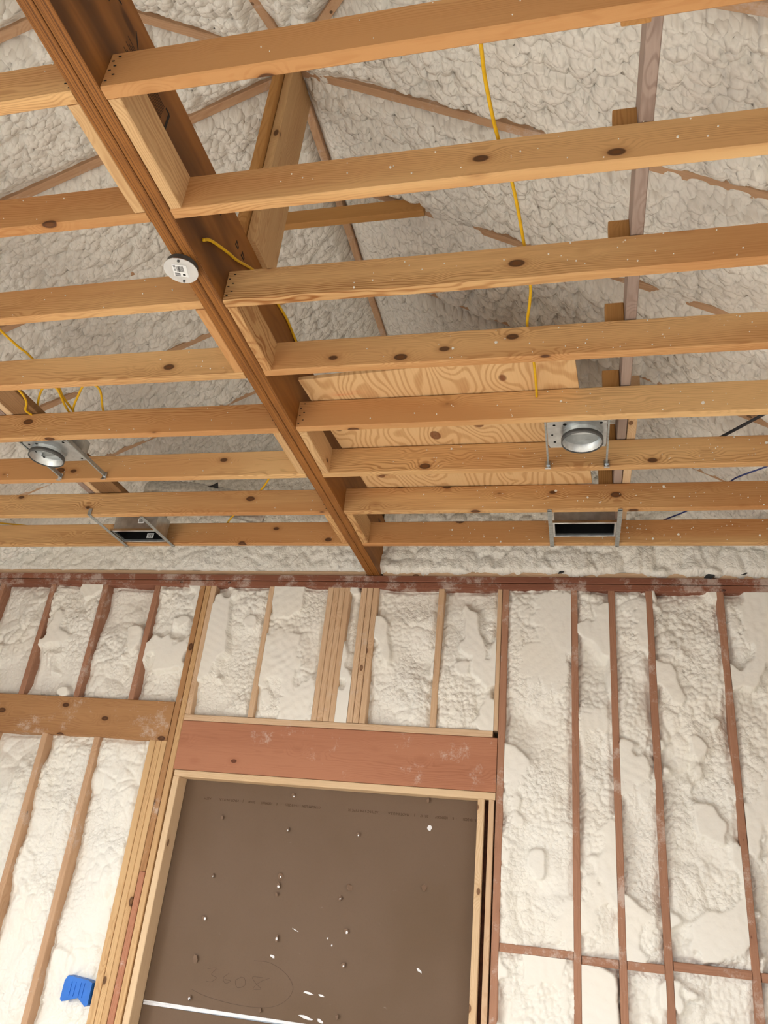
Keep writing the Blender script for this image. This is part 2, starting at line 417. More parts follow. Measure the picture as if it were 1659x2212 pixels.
M['foil'] = mat_plain('foil_duct_jacket', (0.66, 0.66, 0.64), 0.3, 0.5, 0.85, 0.2, 60)
M['gypsum'] = mat_plain('white_gypsum', (0.86, 0.86, 0.88), 0.8, 0.2, 0, 0.05)
M['shadowgap'] = mat_plain('gap_shade_wood', srgb(70, 42, 30), 0.9, 0.1, 0, 0.3)  # wood colour darkened to paint the shade inside a narrow gap
M['plastic'] = mat_plain('black_plastic_scrap', (0.03, 0.032, 0.035), 0.5, 0.4, 0, 0.1)
def mat_drywall():
    t = NT('drywall_back_paper')
    oc = t.new('ShaderNodeTexCoord').outputs['Object']
    a = t.noise(oc, 1.6, 3.0); b = t.noise(oc, 180.0, 2.0)
    sc = t.noise(t.vmath('MULTIPLY', oc, (9.0, 1.0, 26.0)), 1.0, 4.0, 0.7)
    c = t.mix(t.rng(a, 0.3, 0.7), srgb(110, 89, 70), srgb(117, 96, 79))
    c = t.mix(t.math('MULTIPLY', t.math('SUBTRACT', b, 0.5), 0.5), c, srgb(92, 74, 60))
    c = t.mix(t.rng(sc, 0.70, 0.80, 0, 0.35), c, srgb(190, 178, 168))
    return t.fin(c, 0.72, 0.25)
M['drywall'] = mat_drywall()
M['paper'] = mat_plain('torn_paper_flap', srgb(132, 108, 90), 0.8, 0.2, 0, 0.08)
M['print'] = mat_plain('board_print', srgb(82, 62, 46), 0.8, 0.1, 0, 0.05)
M['pencil'] = mat_plain('pencil_line', srgb(94, 77, 66), 0.8, 0.1, 0, 0.05)
def mat_floor():
    t = NT('subfloor_panel')
    g = t.new('ShaderNodeNewGeometry').outputs['Position']
    n = t.noise(g, 6.0, 4.0, 0.6); v = t.voro(t.vmath('MULTIPLY', g, (22.0, 40.0, 1.0)), 1.0)
    c = t.mix(t.rng(t.math('ADD', n, t.math('MULTIPLY', v, 0.3)), 0.4, 0.9), srgb(236, 228, 216), srgb(220, 210, 196))
    return t.fin(c, 0.75, 0.25)
M['floor'] = mat_floor()
M['sheath'] = mat_plain('wall_sheathing', srgb(150, 120, 86), 0.8, 0.2, 0, 0.2, 20)

# ------------------------------------------------------------------ floor and the three walls out of view
fl = MB().box(XL-0.2, XR+0.2, YN-0.2, YB+0.1, ZFL-0.06, ZFL).build('floor', M['floor']); setp(fl, kind='structure')

def wall_holes(name, axis, pos, thick, u0, u1, v0, v1, holes, mat):
    """wall slab with rectangular openings; axis = normal axis; holes (u0,u1,v0,v1)"""
    us = sorted({u0, u1, *[h[0] for h in holes], *[h[1] for h in holes]}); vs = sorted({v0, v1, *[h[2] for h in holes], *[h[3] for h in holes]})
    b = MB()
    for i in range(len(us)-1):
        for j in range(len(vs)-1):
            um, vm = (us[i]+us[i+1])/2, (vs[j]+vs[j+1])/2
            if any(h[0] < um < h[1] and h[2] < vm < h[3] for h in holes): continue
            if axis == 'x': b.box(pos, pos+thick, us[i], us[i+1], vs[j], vs[j+1])
            else: b.box(us[i], us[i+1], pos, pos+thick, vs[j], vs[j+1])
    return setp(b.build(name, mat), kind='structure')
wl = wall_holes('wall_left', 'x', XL-0.12, 0.06, YN-0.1, YB, ZFL, H+0.02, [(-0.1, 1.6, -0.75, 0.65), (2.2, 3.7, -0.75, 0.65)], M['foam'])
wr = wall_holes('wall_right', 'x', XR+0.06, 0.06, YN-0.1, YB, ZFL, H+0.02, [(0.2, 2.2, -0.8, 0.55)], M['foam'])
wn = wall_holes('wall_near', 'y', YN-0.12, 0.06, XL-0.1, XR+0.1, ZFL, H+0.02, [(-2.9, 0.7, -1.5, 0.7)], M['foam'])
for y in [YN+0.02+0.4064*k for k in range(13)]:
    for wall, x0 in ((wl, XL-0.06), (wr, XR-0.03)):
        hs = [(-0.1, 1.6), (2.2, 3.7)] if wall is wl else [(0.2, 2.2)]
        if any(a-0.04 < y < b for a, b in hs):
            board('stud', x0, x0+0.089, y, y+0.038, 0.70, H-0.04, 'z', M['reddust'], wall)
            board('stud', x0, x0+0.089, y, y+0.038, ZFL+0.001, -0.84, 'z', M['reddust'], wall)
        else: board('stud', x0, x0+0.089, y, y+0.038, ZFL+0.001, H-0.04, 'z', M['reddust'], wall)
for wall, x0 in ((wl, XL-0.06), (wr, XR-0.03)):
    board('top_plate', x0, x0+0.089, YN, YF-0.002, H-0.04, H-0.002, 'y', M['plate'], wall)

# ------------------------------------------------------------------ roof: deck, rafters, ridge, hips, sprayed foam
def roof_z(x, y):
    return RZ-np.maximum(np.maximum(SL*(RX-x), SR*(x-RX)), SH*(RY-y))
XO, XP, YO = XL-0.25, XR+0.25, YN-0.25
def zr(x, y): return float(roof_z(np.array([x]), np.array([y]))[0])
hipL_end = (RX-SH*(RY-YO)/SL, YO); hipR_end = (RX+SH*(RY-YO)/SR, YO)
DK = 0.26
dk_pts = [(RX, RY, RZ+DK), (RX, YB+0.2, RZ+DK), (XO, YB+0.2, zr(XO, 4)+DK), (XO, RY-SL*(RX-XO)/SH, zr(XO, 4)+DK), (XP, YB+0.2, zr(XP, 4)+DK), (XP, RY-SR*(XP-RX)/SH, zr(XP, 4)+DK)]
yl, yr = dk_pts[3][1], dk_pts[5][1]
V = dk_pts + [(hipL_end[0], YO, zr(*hipL_end)+DK), (hipR_end[0], YO, zr(*hipR_end)+DK)]
# deck: three slopes given thickness
db = MB()
zo = lambda x, y: zr(x, y)+DK
def slab(pts): db.poly([(x, y, zo(x, y)) for x, y in pts], (0, 0, 0.03))
slab([(RX, RY), (RX, YB+0.2), (XO, YB+0.2), (XO, yl)])
slab([(RX, RY), (XP, yr), (XP, YB+0.2), (RX, YB+0.2)])
slab([(RX, RY), (XO, yl), (XO, YO-0.6), (XP, YO-0.6), (XP, yr)])
deck = db.build('ceiling', M['sheath']); setp(deck, kind='structure')
RD = 0.185
COMM = [2.10, 2.71, 3.32, 3.93]; JACK = [1.49, 0.88, 0.27]; HJ = [-0.61, 0.61, -1.22, 1.22]
def rafter(p0, p1, nm='rafter'):
    board_between(nm, p0, p1, JT, RD, M['rafter'], deck)
for y in COMM:
    rafter((RX-0.02, y, zr(RX-0.02, y)), (XL-0.1, y, zr(XL-0.1, y))); rafter((RX+0.02, y, zr(RX+0.02, y)), (XR+0.1, y, zr(XR+0.1, y)))
for y in JACK:
    xa = RX-SH*(RY-y)/SL-0.03; xb = RX+SH*(RY-y)/SR+0.03
    if xa > XL: rafter((xa, y, zr(xa, y)), (XL-0.1, y, zr(XL-0.1, y)))
    if xb < XR: rafter((xb, y, zr(xb, y)), (XR+0.1, y, zr(XR+0.1, y)))
rafter((RX, RY-0.02, RZ-0.011), (RX, YO, zr(RX, YO)))
for dx in HJ:
    ya = RY-(SL*-dx if dx < 0 else SR*dx)/SH-0.03
    rafter((RX+dx, ya, zr(RX+dx, ya)), (RX+dx, YO, zr(RX+dx, YO)))
rafter((RX, RY, RZ-0.012), (hipL_end[0], YO, zr(*hipL_end)-0.012), 'hip_rafter')
rafter((RX, RY, RZ-0.012), (hipR_end[0], YO, zr(*hipR_end)-0.012), 'hip_rafter')
board('ridge_board', RX-0.019, RX+0.019, RY-0.02, YB, RZ-0.035, RZ+0.2, 'y', M['rafter'], deck)

g = 0.0085
xs = np.arange(XL-0.15, XR+0.15, g); ys = np.arange(YN-0.15, YB+0.01, g)
X, Y = np.meshgrid(xs, ys)
dl, dr_, dh = SL*(RX-X), SR*(X-RX), SH*(RY-Y)
plane = np.argmax(np.stack([dl, dr_, dh]), 0)
dist = np.full(X.shape, 9.0)
for y in COMM+JACK: dist = np.where(plane < 2, np.minimum(dist, np.abs(Y-y)), dist)
for dx in [0]+HJ: dist = np.where(plane == 2, np.minimum(dist, np.abs(X-RX-dx)), dist)
dist = np.where(Y > RY, np.minimum(dist, np.abs(X-RX)), dist)
d3 = np.sort(np.stack([dl, dr_, dh]), 0); hipd = (d3[2]-d3[1])/0.76
dist = np.where(Y < RY, np.minimum(dist, hipd), dist)
# spray passes: rolls running down the slope, made of blobs
U = np.where(plane < 2, Y, X); Wd = np.where(plane < 2, X, Y)
ux = U+0.05*fbm(X, Y, 0.4, 3)+0.12*Wd*(vnoise(X, Y, 1.5, 4)-0.5)
roll = np.abs(np.sin(ux*PI/0.085))**0.6
rollamt = sst(vnoise(X, Y, 0.8, 12), 0.45, 0.70)
bb = domes(Wd*0.7, U, 0.13, 19, 0.9); bl = domes(Wd*0.85, U, 0.068, 21, 0.8); bs = domes(X, Y, 0.042, 33)
big_amt = sst(vnoise(X, Y, 0.45, 62), 0.30, 0.70)
lump = fbm(X, Y, 0.35, 51)
inbay = sst(dist, 0.017, 0.060+0.05*lump)
p = inbay*(-0.022+0.05*(lump-0.35)+0.014*roll*rollamt+0.050*bb*big_amt) + (0.25+0.75*inbay)*(0.052*bl*(0.6+0.6*vnoise(X, Y, 0.3, 61))+0.013*bs*(1.1-big_amt))
cover = fbm(X, Y, 0.55, 77)
p = p-(1-inbay)*(0.040-0.036*sst(cover, 0.50, 0.75))
Z = roof_z(X, Y)-p
P = np.stack([X, Y, Z], -1)
qp = plane[:-1, :-1]
okm = (Y[:-1, :-1] < YF+0.13) & (roof_z(X, Y)[:-1, :-1] > 1.55)
for k, nm in enumerate(('foam_layer', 'foam_layer', 'foam_layer')):
    grid_object(nm, P, (qp == k) & okm, M['foamroof'], deck)

# ------------------------------------------------------------------ far wall: sheathing, framing, foam
wb = MB().box(XL-0.2, -2.29, YB, YB+0.02, ZFL, 1.75).box(-0.47, XR+0.2, YB, YB+0.02, ZFL, 1.75).box(-2.29, -0.47, YB, YB+0.02, 0.56, 1.75)
wb.poly([(XL-0.2, YB+0.02, 1.75), (XR+0.2, YB+0.02, 1.75), (XP, YB+0.02, zr(XP, 4)+DK), (RX, YB+0.02, RZ+DK), (XO, YB+0.02, zr(XO, 4)+DK)], (0, 0.02, 0))
wall = setp(wb.build('wall_far', M['sheath']), kind='structure')
FR = []           # framing rectangles in (x,z) for the foam bays
def fr(name, x0, x1, z0, z1, axis, mat, y0=YF, y1=YB-0.001, warp=0.0, seg=1):
    return board(name, x0, x1, y0, y1, z0, z1, axis, M[mat], wall, warp, seg)
fr('top_plate', XL-0.06, XR+0.1, 1.735, 1.774, 'x', 'plate', YF-0.001)
fr('top_plate', XL-0.06, XR+0.1, 1.777, 1.816, 'x', 'plate', YF-0.004)
fr('gable_plate', XL-0.06, RX-0.09, 1.8185, 1.855, 'x', 'paledust', YF+0.026)
fr('gable_plate', RX+0.02, XR+0.1, 1.8185, 1.855, 'x', 'paledust', YF+0.020)
zt = 1.734
# left of the door
for x in (-3.935, -3.527, -3.121, -2.732): fr('stud', x, x+0.038, 0.971, zt, 'z', 'reddust', warp=0.0015, seg=6)
fr('header', XL-0.06, -2.405, 0.735, 0.970, 'x', 'brown', YF-0.003)
for x in (-3.665, -3.268, -2.900): fr('stud', x, x+0.039, ZFL+0.002, 0.734, 'z', 'rafter', warp=0.0015, seg=6)
fr('jack_stud', -2.520, -2.479, ZFL+0.002, 0.734, 'z', 'post'); fr('jack_stud', -2.477, -2.441, ZFL+0.002, 0.734, 'z', 'post', YF+0.002); fr('jack_stud', -2.438, -2.405, ZFL+0.002, 0.734, 'z', 'post', YF-0.002)
fr('king_stud', -2.402, -2.366, 0.02, zt, 'z', 'brown', YF-0.002); fr('king_stud', -2.402, -2.366, ZFL+0.002, 0.018, 'z', 'red', YF)
fr('king_stud', -2.363, -2.327, ZFL+0.002, zt, 'z', 'post', YF+0.001)
fr('cripple_stud', -2.324, -2.288, 0.902, zt, 'z', 'paledust', YF-0.001)
# over the door
fr('header', -2.324, -0.431, 0.577, 0.862, 'x', 'red', YF-0.002)
fr('sill_plate', -2.324, -0.458, 0.864, 0.900, 'x', 'paledust', YF-0.001)
for x, mt in ((-1.916, 'paledust'), (-1.520, 'paledust'), (-1.483, 'paledust'), (-1.446, 'paledust'), (-1.409, 'paledust'), (-1.303, 'paledust'), (-1.266, 'paledust'), (-1.227, 'paledust'), (-0.815, 'paledust')):
    fr('cripple_stud', x, x+0.0355, 0.902, zt, 'z', mt, YF+random.Random(int(x*1000)).uniform(-0.002, 0.004))
fr('jack_stud', -0.4565, -0.4305, 0.902, zt, 'z', 'paledust')
fr('head_jamb', -2.312, -0.432, 0.538, 0.575, 'x', 'pale', YF-0.004, 4.545)
fr('trimmer_stud', -2.314, -2.276, ZFL+0.002, 0.537, 'z', 'pale', YF-0.004, 4.545)
fr('trimmer_stud', -0.524, -0.488, ZFL+0.002, 0.537, 'z', 'pale', YF-0.006, 4.53)
fr('trimmer_stud', -0.466, -0.437, ZFL+0.002, 0.537, 'z', 'paledust', YF, 4.53)
fr('shaded_backing_stud', -0.487, -0.467, ZFL+0.002, 0.537, 'z', 'shadowgap', YF+0.035, 4.56)  # dark colour stands for the shade between the two trimmers
fr('king_stud', -0.428, -0.390, ZFL+0.002, zt, 'z', 'reddust', warp=0.001, seg=6)
# right of the door
RS = [(-0.033, 0.004), (0.177, 0.213), (0.383, 0.420), (0.763, 0.800), (1.165, 1.203)]
for a, b in RS: fr('stud', a, b, ZFL+0.002, zt, 'z', 'reddust', warp=0.002, seg=8)
for a, b, z in ((-0.388, -0.035, -0.164), (0.006, 0.175, -0.178), (0.215, 0.381, -0.176), (0.422, 0.761, -0.158), (0.802, 1.163, -0.162)):
    fr('blocking', a, b, z, z+0.038, 'x', 'reddust')
for a, b in ((XL-0.06, -2.28), (-0.52, XR+0.1)): fr('bottom_plate', a, b, ZFL+0.0005, ZFL+0.0015, 'x', 'red')

def foam_bay(x0, x1, z0, z1, seed, base=-0.026, lumpa=0.06, cut=0.001, tong=0.07, res=0.0062, cell=0.030, bamp=0.012):
    n_x = max(6, int((x1-x0)/res)); n_z = max(6, int((z1-z0)/res))
    xs = np.linspace(x0-0.001, x1+0.001, n_x); zs = np.linspace(z0-0.001, z1+0.001, n_z)
    X, Zz = np.meshgrid(xs, zs)
    gx, gz = X, Zz
    lump = fbm(gx, gz*0.8, 0.26, 100+seed, 3)-0.5
    big = fbm(gx, gz*0.7, 0.6, 200+seed, 2)-0.5
    amp = 0.5+0.9*sst(vnoise(gx, gz, 0.22, 300+seed), 0.25, 0.75)
    b0 = domes(gx, gz*0.8, 0.080, 350+seed, 0.9); b1 = domes(gx, gz*0.85, cell, 400+seed, 0.9)
    rough = sst(vnoise(gx, gz, 0.22, 310+seed), 0.25, 0.7)
    p = base+lumpa*lump*1.3+0.06*big+0.024*b0*rough+bamp*amp*b1-0.016
    # tongues of over-filled foam, later shaved off flush with the studs
    ton = fbm(gx, gz*0.8, 0.20, 600+seed, 3); p = p+tong*sst(ton, 0.60, 0.68)
    ed = np.minimum(np.minimum(X-x0, x1-X), np.minimum(Zz-z0, z1-Zz))
    edge = 1-sst(ed, 0.0, 0.030)
    p = p-edge*(0.003+0.020*fbm(gx, gz, 0.12, 700+seed))
    shave = cut+0.003*(fbm(gx, gz, 0.5, 800+seed)-0.5)+0.0005*np.sin((gx*math.cos(seed)+gz*math.sin(seed))*2*PI/0.045)
    grain = np.where(p > shave, 0.12, 0.35+0.65*sst(vnoise(gx, gz, 0.16, 850+seed), 0.3, 0.75))
    p = np.where(p > shave, shave+0.06*(p-shave)*vnoise(gx, gz, 0.03, 5), p)
    p = np.maximum(p, -0.125)
    P = np.stack([X, YF-p, Zz], -1)
    return grid_object('foam_fill', P, np.ones((n_z-1, n_x-1), bool), M['foam'], wall, grain)

def bays(xs, z0, z1, seed, **kw):
    for i, (a, b) in enumerate(xs): foam_bay(a, b, z0, z1, seed+i, **kw)
bays([(XL-0.05, -3.935), (-3.897, -3.527)], 0.97, zt, 1, base=-0.052, lumpa=0.03, tong=0.02, cell=0.022, bamp=0.006)
bays([(-3.489, -3.121), (-3.083, -2.732), (-2.694, -2.402)], 0.97, zt, 4, base=-0.036)
bays([(XL-0.05, -3.665), (-3.626, -3.268), (-3.229, -2.900), (-2.861, -2.520)], -0.95, 0.735, 10, base=-0.052, lumpa=0.05, tong=0.012, cell=0.027, bamp=0.010)
bays([(XL-0.05, -3.665), (-3.626, -3.268), (-3.229, -2.900), (-2.861, -2.520)], ZFL+0.002, -0.95, 10, res=0.03)
bays([(-2.288, -1.916), (-1.880, -1.520)], 0.90, zt, 20, base=-0.030)
foam_bay(-1.3735, -1.303, 0.90, zt, 24, base=-0.012, lumpa=0.02)
bays([(-1.191, -0.815), (-0.779, -0.4565)], 0.90, zt, 25, base=-0.030)
RB = [(-0.390, -0.033), (0.004, 0.177), (0.213, 0.383), (0.420, 0.763), (0.800, 1.165), (1.203, XR+0.05)]
for i, (a, b) in enumerate(RB): foam_bay(a, b, (-0.126, -0.140, -0.138, -0.120, -0.124, -0.8)[i], zt, 40+i, base=-0.027, lumpa=0.085)
for i, (a, b) in enumerate(RB[:5]): foam_bay(a, b, -0.80, (-0.164, -0.178, -0.176, -0.158, -0.162)[i], 60+i, base=-0.028, lumpa=0.07)
bays(RB, ZFL+0.002, -0.80, 60, res=0.03)

# gable above the plate
def gable(x0, x1, seed, amp):
    res = 0.010
    xs = np.arange(x0, x1, res); zs = np.arange(1.842, RZ+0.05, res)
    X, Zz = np.meshgrid(xs, zs)
    b0 = domes(X, Zz*0.7, 0.085*amp+0.02, seed, 0.9); b1 = domes(X*1.1, Zz*0.8, 0.050, seed+3); b2 = b1*b1
    lump = fbm(X, Zz, 0.25, seed+7)-0.5
    low = 1-sst(Zz, 1.842, 1.95)
    p = -0.035+0.05*lump+0.055*(amp-0.3)*b0+0.016*b1+0.002*b2+low*(0.015*amp-0.01+0.05*(amp-0.5)*(vnoise(X, Zz*0+1, 0.09, seed+9)-0.35))
    p = p-0.05*(1-sst(Zz, 1.842, 1.865+0.02*vnoise(X, X, 0.05, seed)))
    drip = (0.022*amp*low*vnoise(X, Zz*0+3, 0.06, seed+11))
    P = np.stack([X, YF-p+0.01, Zz-drip], -1)
    zc = roof_z(X, Y=np.full(X.shape, 4.4)) if False else roof_z(X, np.full(X.shape, 4.4))
    return grid_object('foam_fill', P, (Zz < zc+0.02)[:-1, :-1], M['foam'], wall)
gable(XL-0.1, RX-0.075, 900, 0.62)
gable(RX-0.001, XR+0.1, 930, 1.15)

# ------------------------------------------------------------------ dropped beam with its ledger blocks
BX0, BX1 = -1.2755, -1.193
bt = empty('ceiling_beam', ((BX0+BX1)/2, 2.6, H+ZC))
setp(bt, 'dark laminated beam of two plies running between the joists to the far wall', 'beam')
xm = (BX0+BX1)/2
b1 = board('beam_ply', BX0, xm-0.001, 0.35, YB-0.002, H+0.0005, H+0.37, 'y', M['lvl'], bt, ch=0.002)
b2 = board('beam_ply', xm+0.001, BX1, 0.35, YB-0.002, H, H+0.37, 'y', M['lvl'], bt, ch=0.002)
# stamped marks on the veneer (arrow bracket, bars of print)
st = MB()
def mark(y0, z0, y1, z1, wd):
    d = Vector((0, y1-y0, z1-z0)); n = Vector((0, -d.z, d.y)).normalized()*wd/2
    a = Vector((BX1+0.0004, y0, z0)); b_ = Vector((BX1+0.0004, y1, z1))
    st.poly([a-n, b_-n, b_+n, a+n], (0.0004, 0, 0))
mark(1.39, H+0.262, 1.39, H+0.198, 0.010); mark(1.39, H+0.198, 1.372, H+0.198, 0.008); mark(1.39, H+0.262, 1.368, H+0.262, 0.008)
for k in range(7): mark(1.14+0.012*(k % 3), H+0.208+0.008*k, 1.36, H+0.208+0.008*k, 0.0022)
mark(1.16, H+0.31, 1.27, H+0.17, 0.005)
for y in (1.70, 1.76, 1.92, 1.975):
    mark(y, H+0.265, y+0.028, H+0.265, 0.006); mark(y+0.006, H+0.285, y+0.030, H+0.272, 0.006); mark(y+0.006, H+0.262, y+0.006, H+0.285, 0.005)
for (y, z) in ((0.93, 0.21), (0.95, 0.245), (1.02, 0.25), (1.06, 0.30), (0.90, 0.28)): mark(y, H+z, y+0.022, H+z+0.004, 0.006)
setp(st.build('stamped_marks', M['ink'], bt))
side = {'right': (BX1+0.0005, BX1+0.0385), 'left': (BX0-0.0385, BX0-0.0005)}
ordn = ['farthest from the wall', 'third from the wall', 'second from the wall', 'nearest the wall']
for sd, (a, b) in side.items():
    for n_, k in enumerate((0, 2, 4, 6)):
        o = board('ledger_block', a, b, JOIST_Y[k]+0.0195, JOIST_Y[k+1]-0.0195, H+0.002, H+0.138, 'y', M['joist'] if (k % 4) else M['post'])
        setp(o, f'wooden block against the {dict(right="plywood", left="duct")[sd]} side of the dark beam, {ordn[n_]}', 'wood block', f'blocks along the beam')

# ------------------------------------------------------------------ ceiling joists
nth = ['farthest from the far wall', 'seventh from the far wall', 'sixth from the far wall', 'fifth from the far wall', 'fourth from the far wall', 'third from the far wall', 'second from the far wall', 'nearest the far wall']
SIDE = {'right': 'plywood', 'left': 'duct'}
def flecks(parent, x0, x1, y, z0, z1, n, seed, big=0.0):
    rnd = random.Random(seed); b = MB()
    for _ in range(n):
        x = x0+(x1-x0)*rnd.random()**0.7; z = rnd.uniform(z0, z1); r = rnd.uniform(0.0012, 0.0028) if rnd.random() > big else rnd.uniform(0.003, 0.0075)
        q = [(x+r*math.cos(a)*rnd.uniform(0.7, 1.2), y-0.0002, z+r*math.sin(a)*rnd.uniform(0.7, 1.2)) for a in (0.2, 1.2, 2.3, 3.3, 4.3, 5.4)]
        b.poly(q, (0, -min(r, 0.004), 0))
    return setp(b.build('foam_flecks', M['crumb'], parent), kind='stuff')
def nails(parent, x, y, s, seed):
    rnd = random.Random(seed); b = MB()
    for i in range(6):
        xx = x+s*(0.012+0.016*(i % 2)+rnd.uniform(-0.003, 0.003)); zz = H+0.02+0.02*i+rnd.uniform(-0.004, 0.004)
        b.box(xx-0.0038, xx+0.0038, y-0.0006, y+0.001, zz-0.0015, zz+0.0015)
    return setp(b.build('nail_heads', M['ink'], parent), kind='stuff')
for k, yc in enumerate(JOIST_Y):
    for sd in ('right', 'left'):
        xa, xb = (BX1+0.001, XR+0.08) if sd == 'right' else (XL-0.08, BX0-0.001)
        o = board('ceiling_joist', xa, xb, yc-JT/2, yc+JT/2, H, H+JD, 'x', M['joist'], None, 0.0026, 18, 0.004)
        setp(o, f'pine joist on the {SIDE[sd]} side of the dark beam, {nth[k]}', 'joist', f'ceiling joists on the {SIDE[sd]} side')
        nails(o, BX1 if sd == 'right' else BX0, yc-JT/2-0.002, 1 if sd == 'right' else -1, k*7+len(sd))
        if sd == 'right': flecks(o, -0.9, 1.15, yc-JT/2-0.003, H+0.008, H+JD-0.008, 34+8*k, 50+k, 0.03+0.012*k)
        else: flecks(o, -3.2, -1.35, yc-JT/2-0.003, H+0.01, H+JD-0.01, 16, 90+k)
# ------------------------------------------------------------------ attic timbers
zj = H+JD+0.003
o = board('strongback_board', 0.184, 0.222, 0.55, 3.985, zj, zj+0.14, 'y', M['grey'], None, 0.003, 14)
setp(o, 'weathered grey board on edge across the joists beside the amber cleats', 'board')
cl_lab = nth
for k, yc in enumerate(JOIST_Y):
    ya = yc+JT/2+0.004
    o = board('cleat', 0.114, 0.182, ya, ya+0.038, H+0.050, H+0.258-0.004*(k % 3), 'z', M['amber'])
    setp(o, f'short upright amber cleat beside the grey board, {cl_lab[k]}', 'wood block', 'cleats beside the grey board')
o = board('packing_board', 0.226, 0.264, 2.80, 3.985, zj, zj+0.09, 'y', M['pale'], None)
setp(o, 'pale board beside the weathered grey board, above the plywood side joists', 'board')
# left assembly
o = board('strongback_board', -2.685, -2.545, 0.9, 3.985, zj, zj+0.038, 'y', M['dkbrown']); setp(o, 'brown board lying flat across the joists near the yellow cable loops', 'board')
o = board('strongback_board', -2.726, -2.688, 0.9, 3.985, zj, zj+0.14, 'y', M['pale']); setp(o, 'pale board on edge between the flat brown board and a grey one', 'board')
o = board('strongback_board', -2.768, -2.730, 0.9, 3.985, zj, zj+0.14, 'y', M['grey']); setp(o, 'grey board on edge beside the pale board near the yellow cable loops', 'board')
# ridge post
pt = empty('ridge_post', (RX, 2.1, H+0.37+ZC)); setp(pt, 'upright timber post standing on the dark beam under the roof ridge', 'post')
board('post_board', -1.212, -1.174, 2.015, 2.235, H+0.371, RZ-0.03, 'z', M['post'], pt)
board('post_edge', -1.252, -1.214, 1.985, 2.074, H+0.371, RZ-0.05, 'z', M['amber'], pt)
o = board('collar_tie', -1.45, -0.69, 2.64, 2.678, 2.96, 3.05, 'x', M['amber']); setp(o, 'dark amber tie board under the roof ridge beyond the post', 'board')
# plywood sheet on the joists
me = lumber_mesh(1.155, 1.06, 0.018, ch=0.001)
o = link('plywood_sheet', me, M['ply'], None, (-0.535, 3.075, zj+0.0095+ZC), Matrix.Rotation(-math.radians(4.4), 4, 'Z'))
setp(o, 'knotty plywood sheet lying on top of the joists beside the beam', 'plywood')

# ------------------------------------------------------------------ drywall behind the doorway
YD = 4.546
dw = MB().box(-2.276, -0.486, YD, YD+0.0127, -0.593, 0.56).build('drywall_sheet', M['drywall']); setp(dw, 'brown paper-backed drywall sheet filling the upper doorway', 'drywall')
dw2 = MB().box(-2.276, -0.486, YD, YD+0.0127, ZFL+0.002, -0.615).build('drywall_sheet', M['drywall']); setp(dw2, 'lower brown drywall sheet below the white seam in the doorway', 'drywall')
e = MB(); e.poly([(-2.275, YD+0.003, -0.6145), (-0.487, YD+0.003, -0.5985), (-0.487, YD+0.003, -0.5935), (-2.275, YD+0.003, -0.602)], (0, 0.006, 0))
e.box(-2.275, -0.487, YD+0.0005, YD+0.004, -0.6005, -0.5935)
setp(e.build('gypsum_edge', M['gypsum'], dw))
rnd = random.Random(4)
TEARS = [(-2.007, 0.341, 0), (-1.600, 0.308, 1), (-1.593, 0.490, 1), (-1.188, 0.314, 1), (-2.001, 0.035, 1), (-1.603, 0.069, 1), (-1.608, 0.019, 2), (-1.611, -0.025, 0), (-1.204, 0.050, 0), (-0.798, 0.085, 0), (-2.006, -0.177, 2), (-1.577, -0.231, 2), (-1.197, -0.160, 2), (-2.018, -0.376, 0), (-2.013, -0.554, 2), (-1.613, -0.563, 0), (-1.200, -0.544, 0), (-0.811, 0.521, 0), (-1.195, -0.315, 1), (-1.252, -0.007, 1)]
for (x, z, kd) in TEARS:
    s = rnd.uniform(0.010, 0.017)
    b = MB(); a0 = rnd.uniform(0, 6.28)
    out = [(x+s*rnd.uniform(0.7, 1.2)*math.cos(a0+i*1.05), YD-0.001-(0.012 if i in (0, 1, 5) else 0.0), z+1.3*s*rnd.uniform(0.7, 1.2)*math.sin(a0+i*1.05)) for i in range(6)]
    b.poly(out, (0.0, -0.0012, 0.0)); b.build('paper_tear', M['paper'], dw)
    if kd:
        b = MB(); r = 0.005 if kd == 1 else 0.008
        out = [(x+0.004+r*rnd.uniform(0.6, 1.2)*math.cos(i*1.05), YD-0.012, z-0.003+r*rnd.uniform(0.6, 1.2)*math.sin(i*1.05)) for i in range(6)]
        b.poly(out, (0, -0.001, 0)); b.build('gypsum_chip', M['gypsum'], dw)
for (x, z, l, h, s) in ((-0.793, 0.381, 0.020, 0.022, 0), (-1.588, -0.317, 0.024, 0.011, -0.2), (-1.365, -0.459, 0.05, 0.008, -0.15), (-1.293, -0.462, 0.026, 0.009, -0.2), (-1.362, -0.566, 0.062, 0.011, -0.12), (-1.285, -0.572, 0.028, 0.013, -0.2), (-0.798, -0.294, 0.026, 0.012, -0.6), (-1.296, -0.202, 0.007, 0.008, 0), (-1.269, -0.232, 0.007, 0.008, 0), (-1.480, -0.182, 0.03, 0.004, -0.4)):
    b = MB(); out = []
    for i in range(10):
        a = i*2*PI/10; k = rnd.uniform(0.65, 1.15); px = l/2*1.3*k*math.cos(a); pz = h/2*1.3*k*math.sin(a)
        out.append((x+px, YD-0.0006, z+pz+s*px))
    b.poly(out, (0, -0.0012, 0)); b.build('gypsum_chip', M['gypsum'], dw)
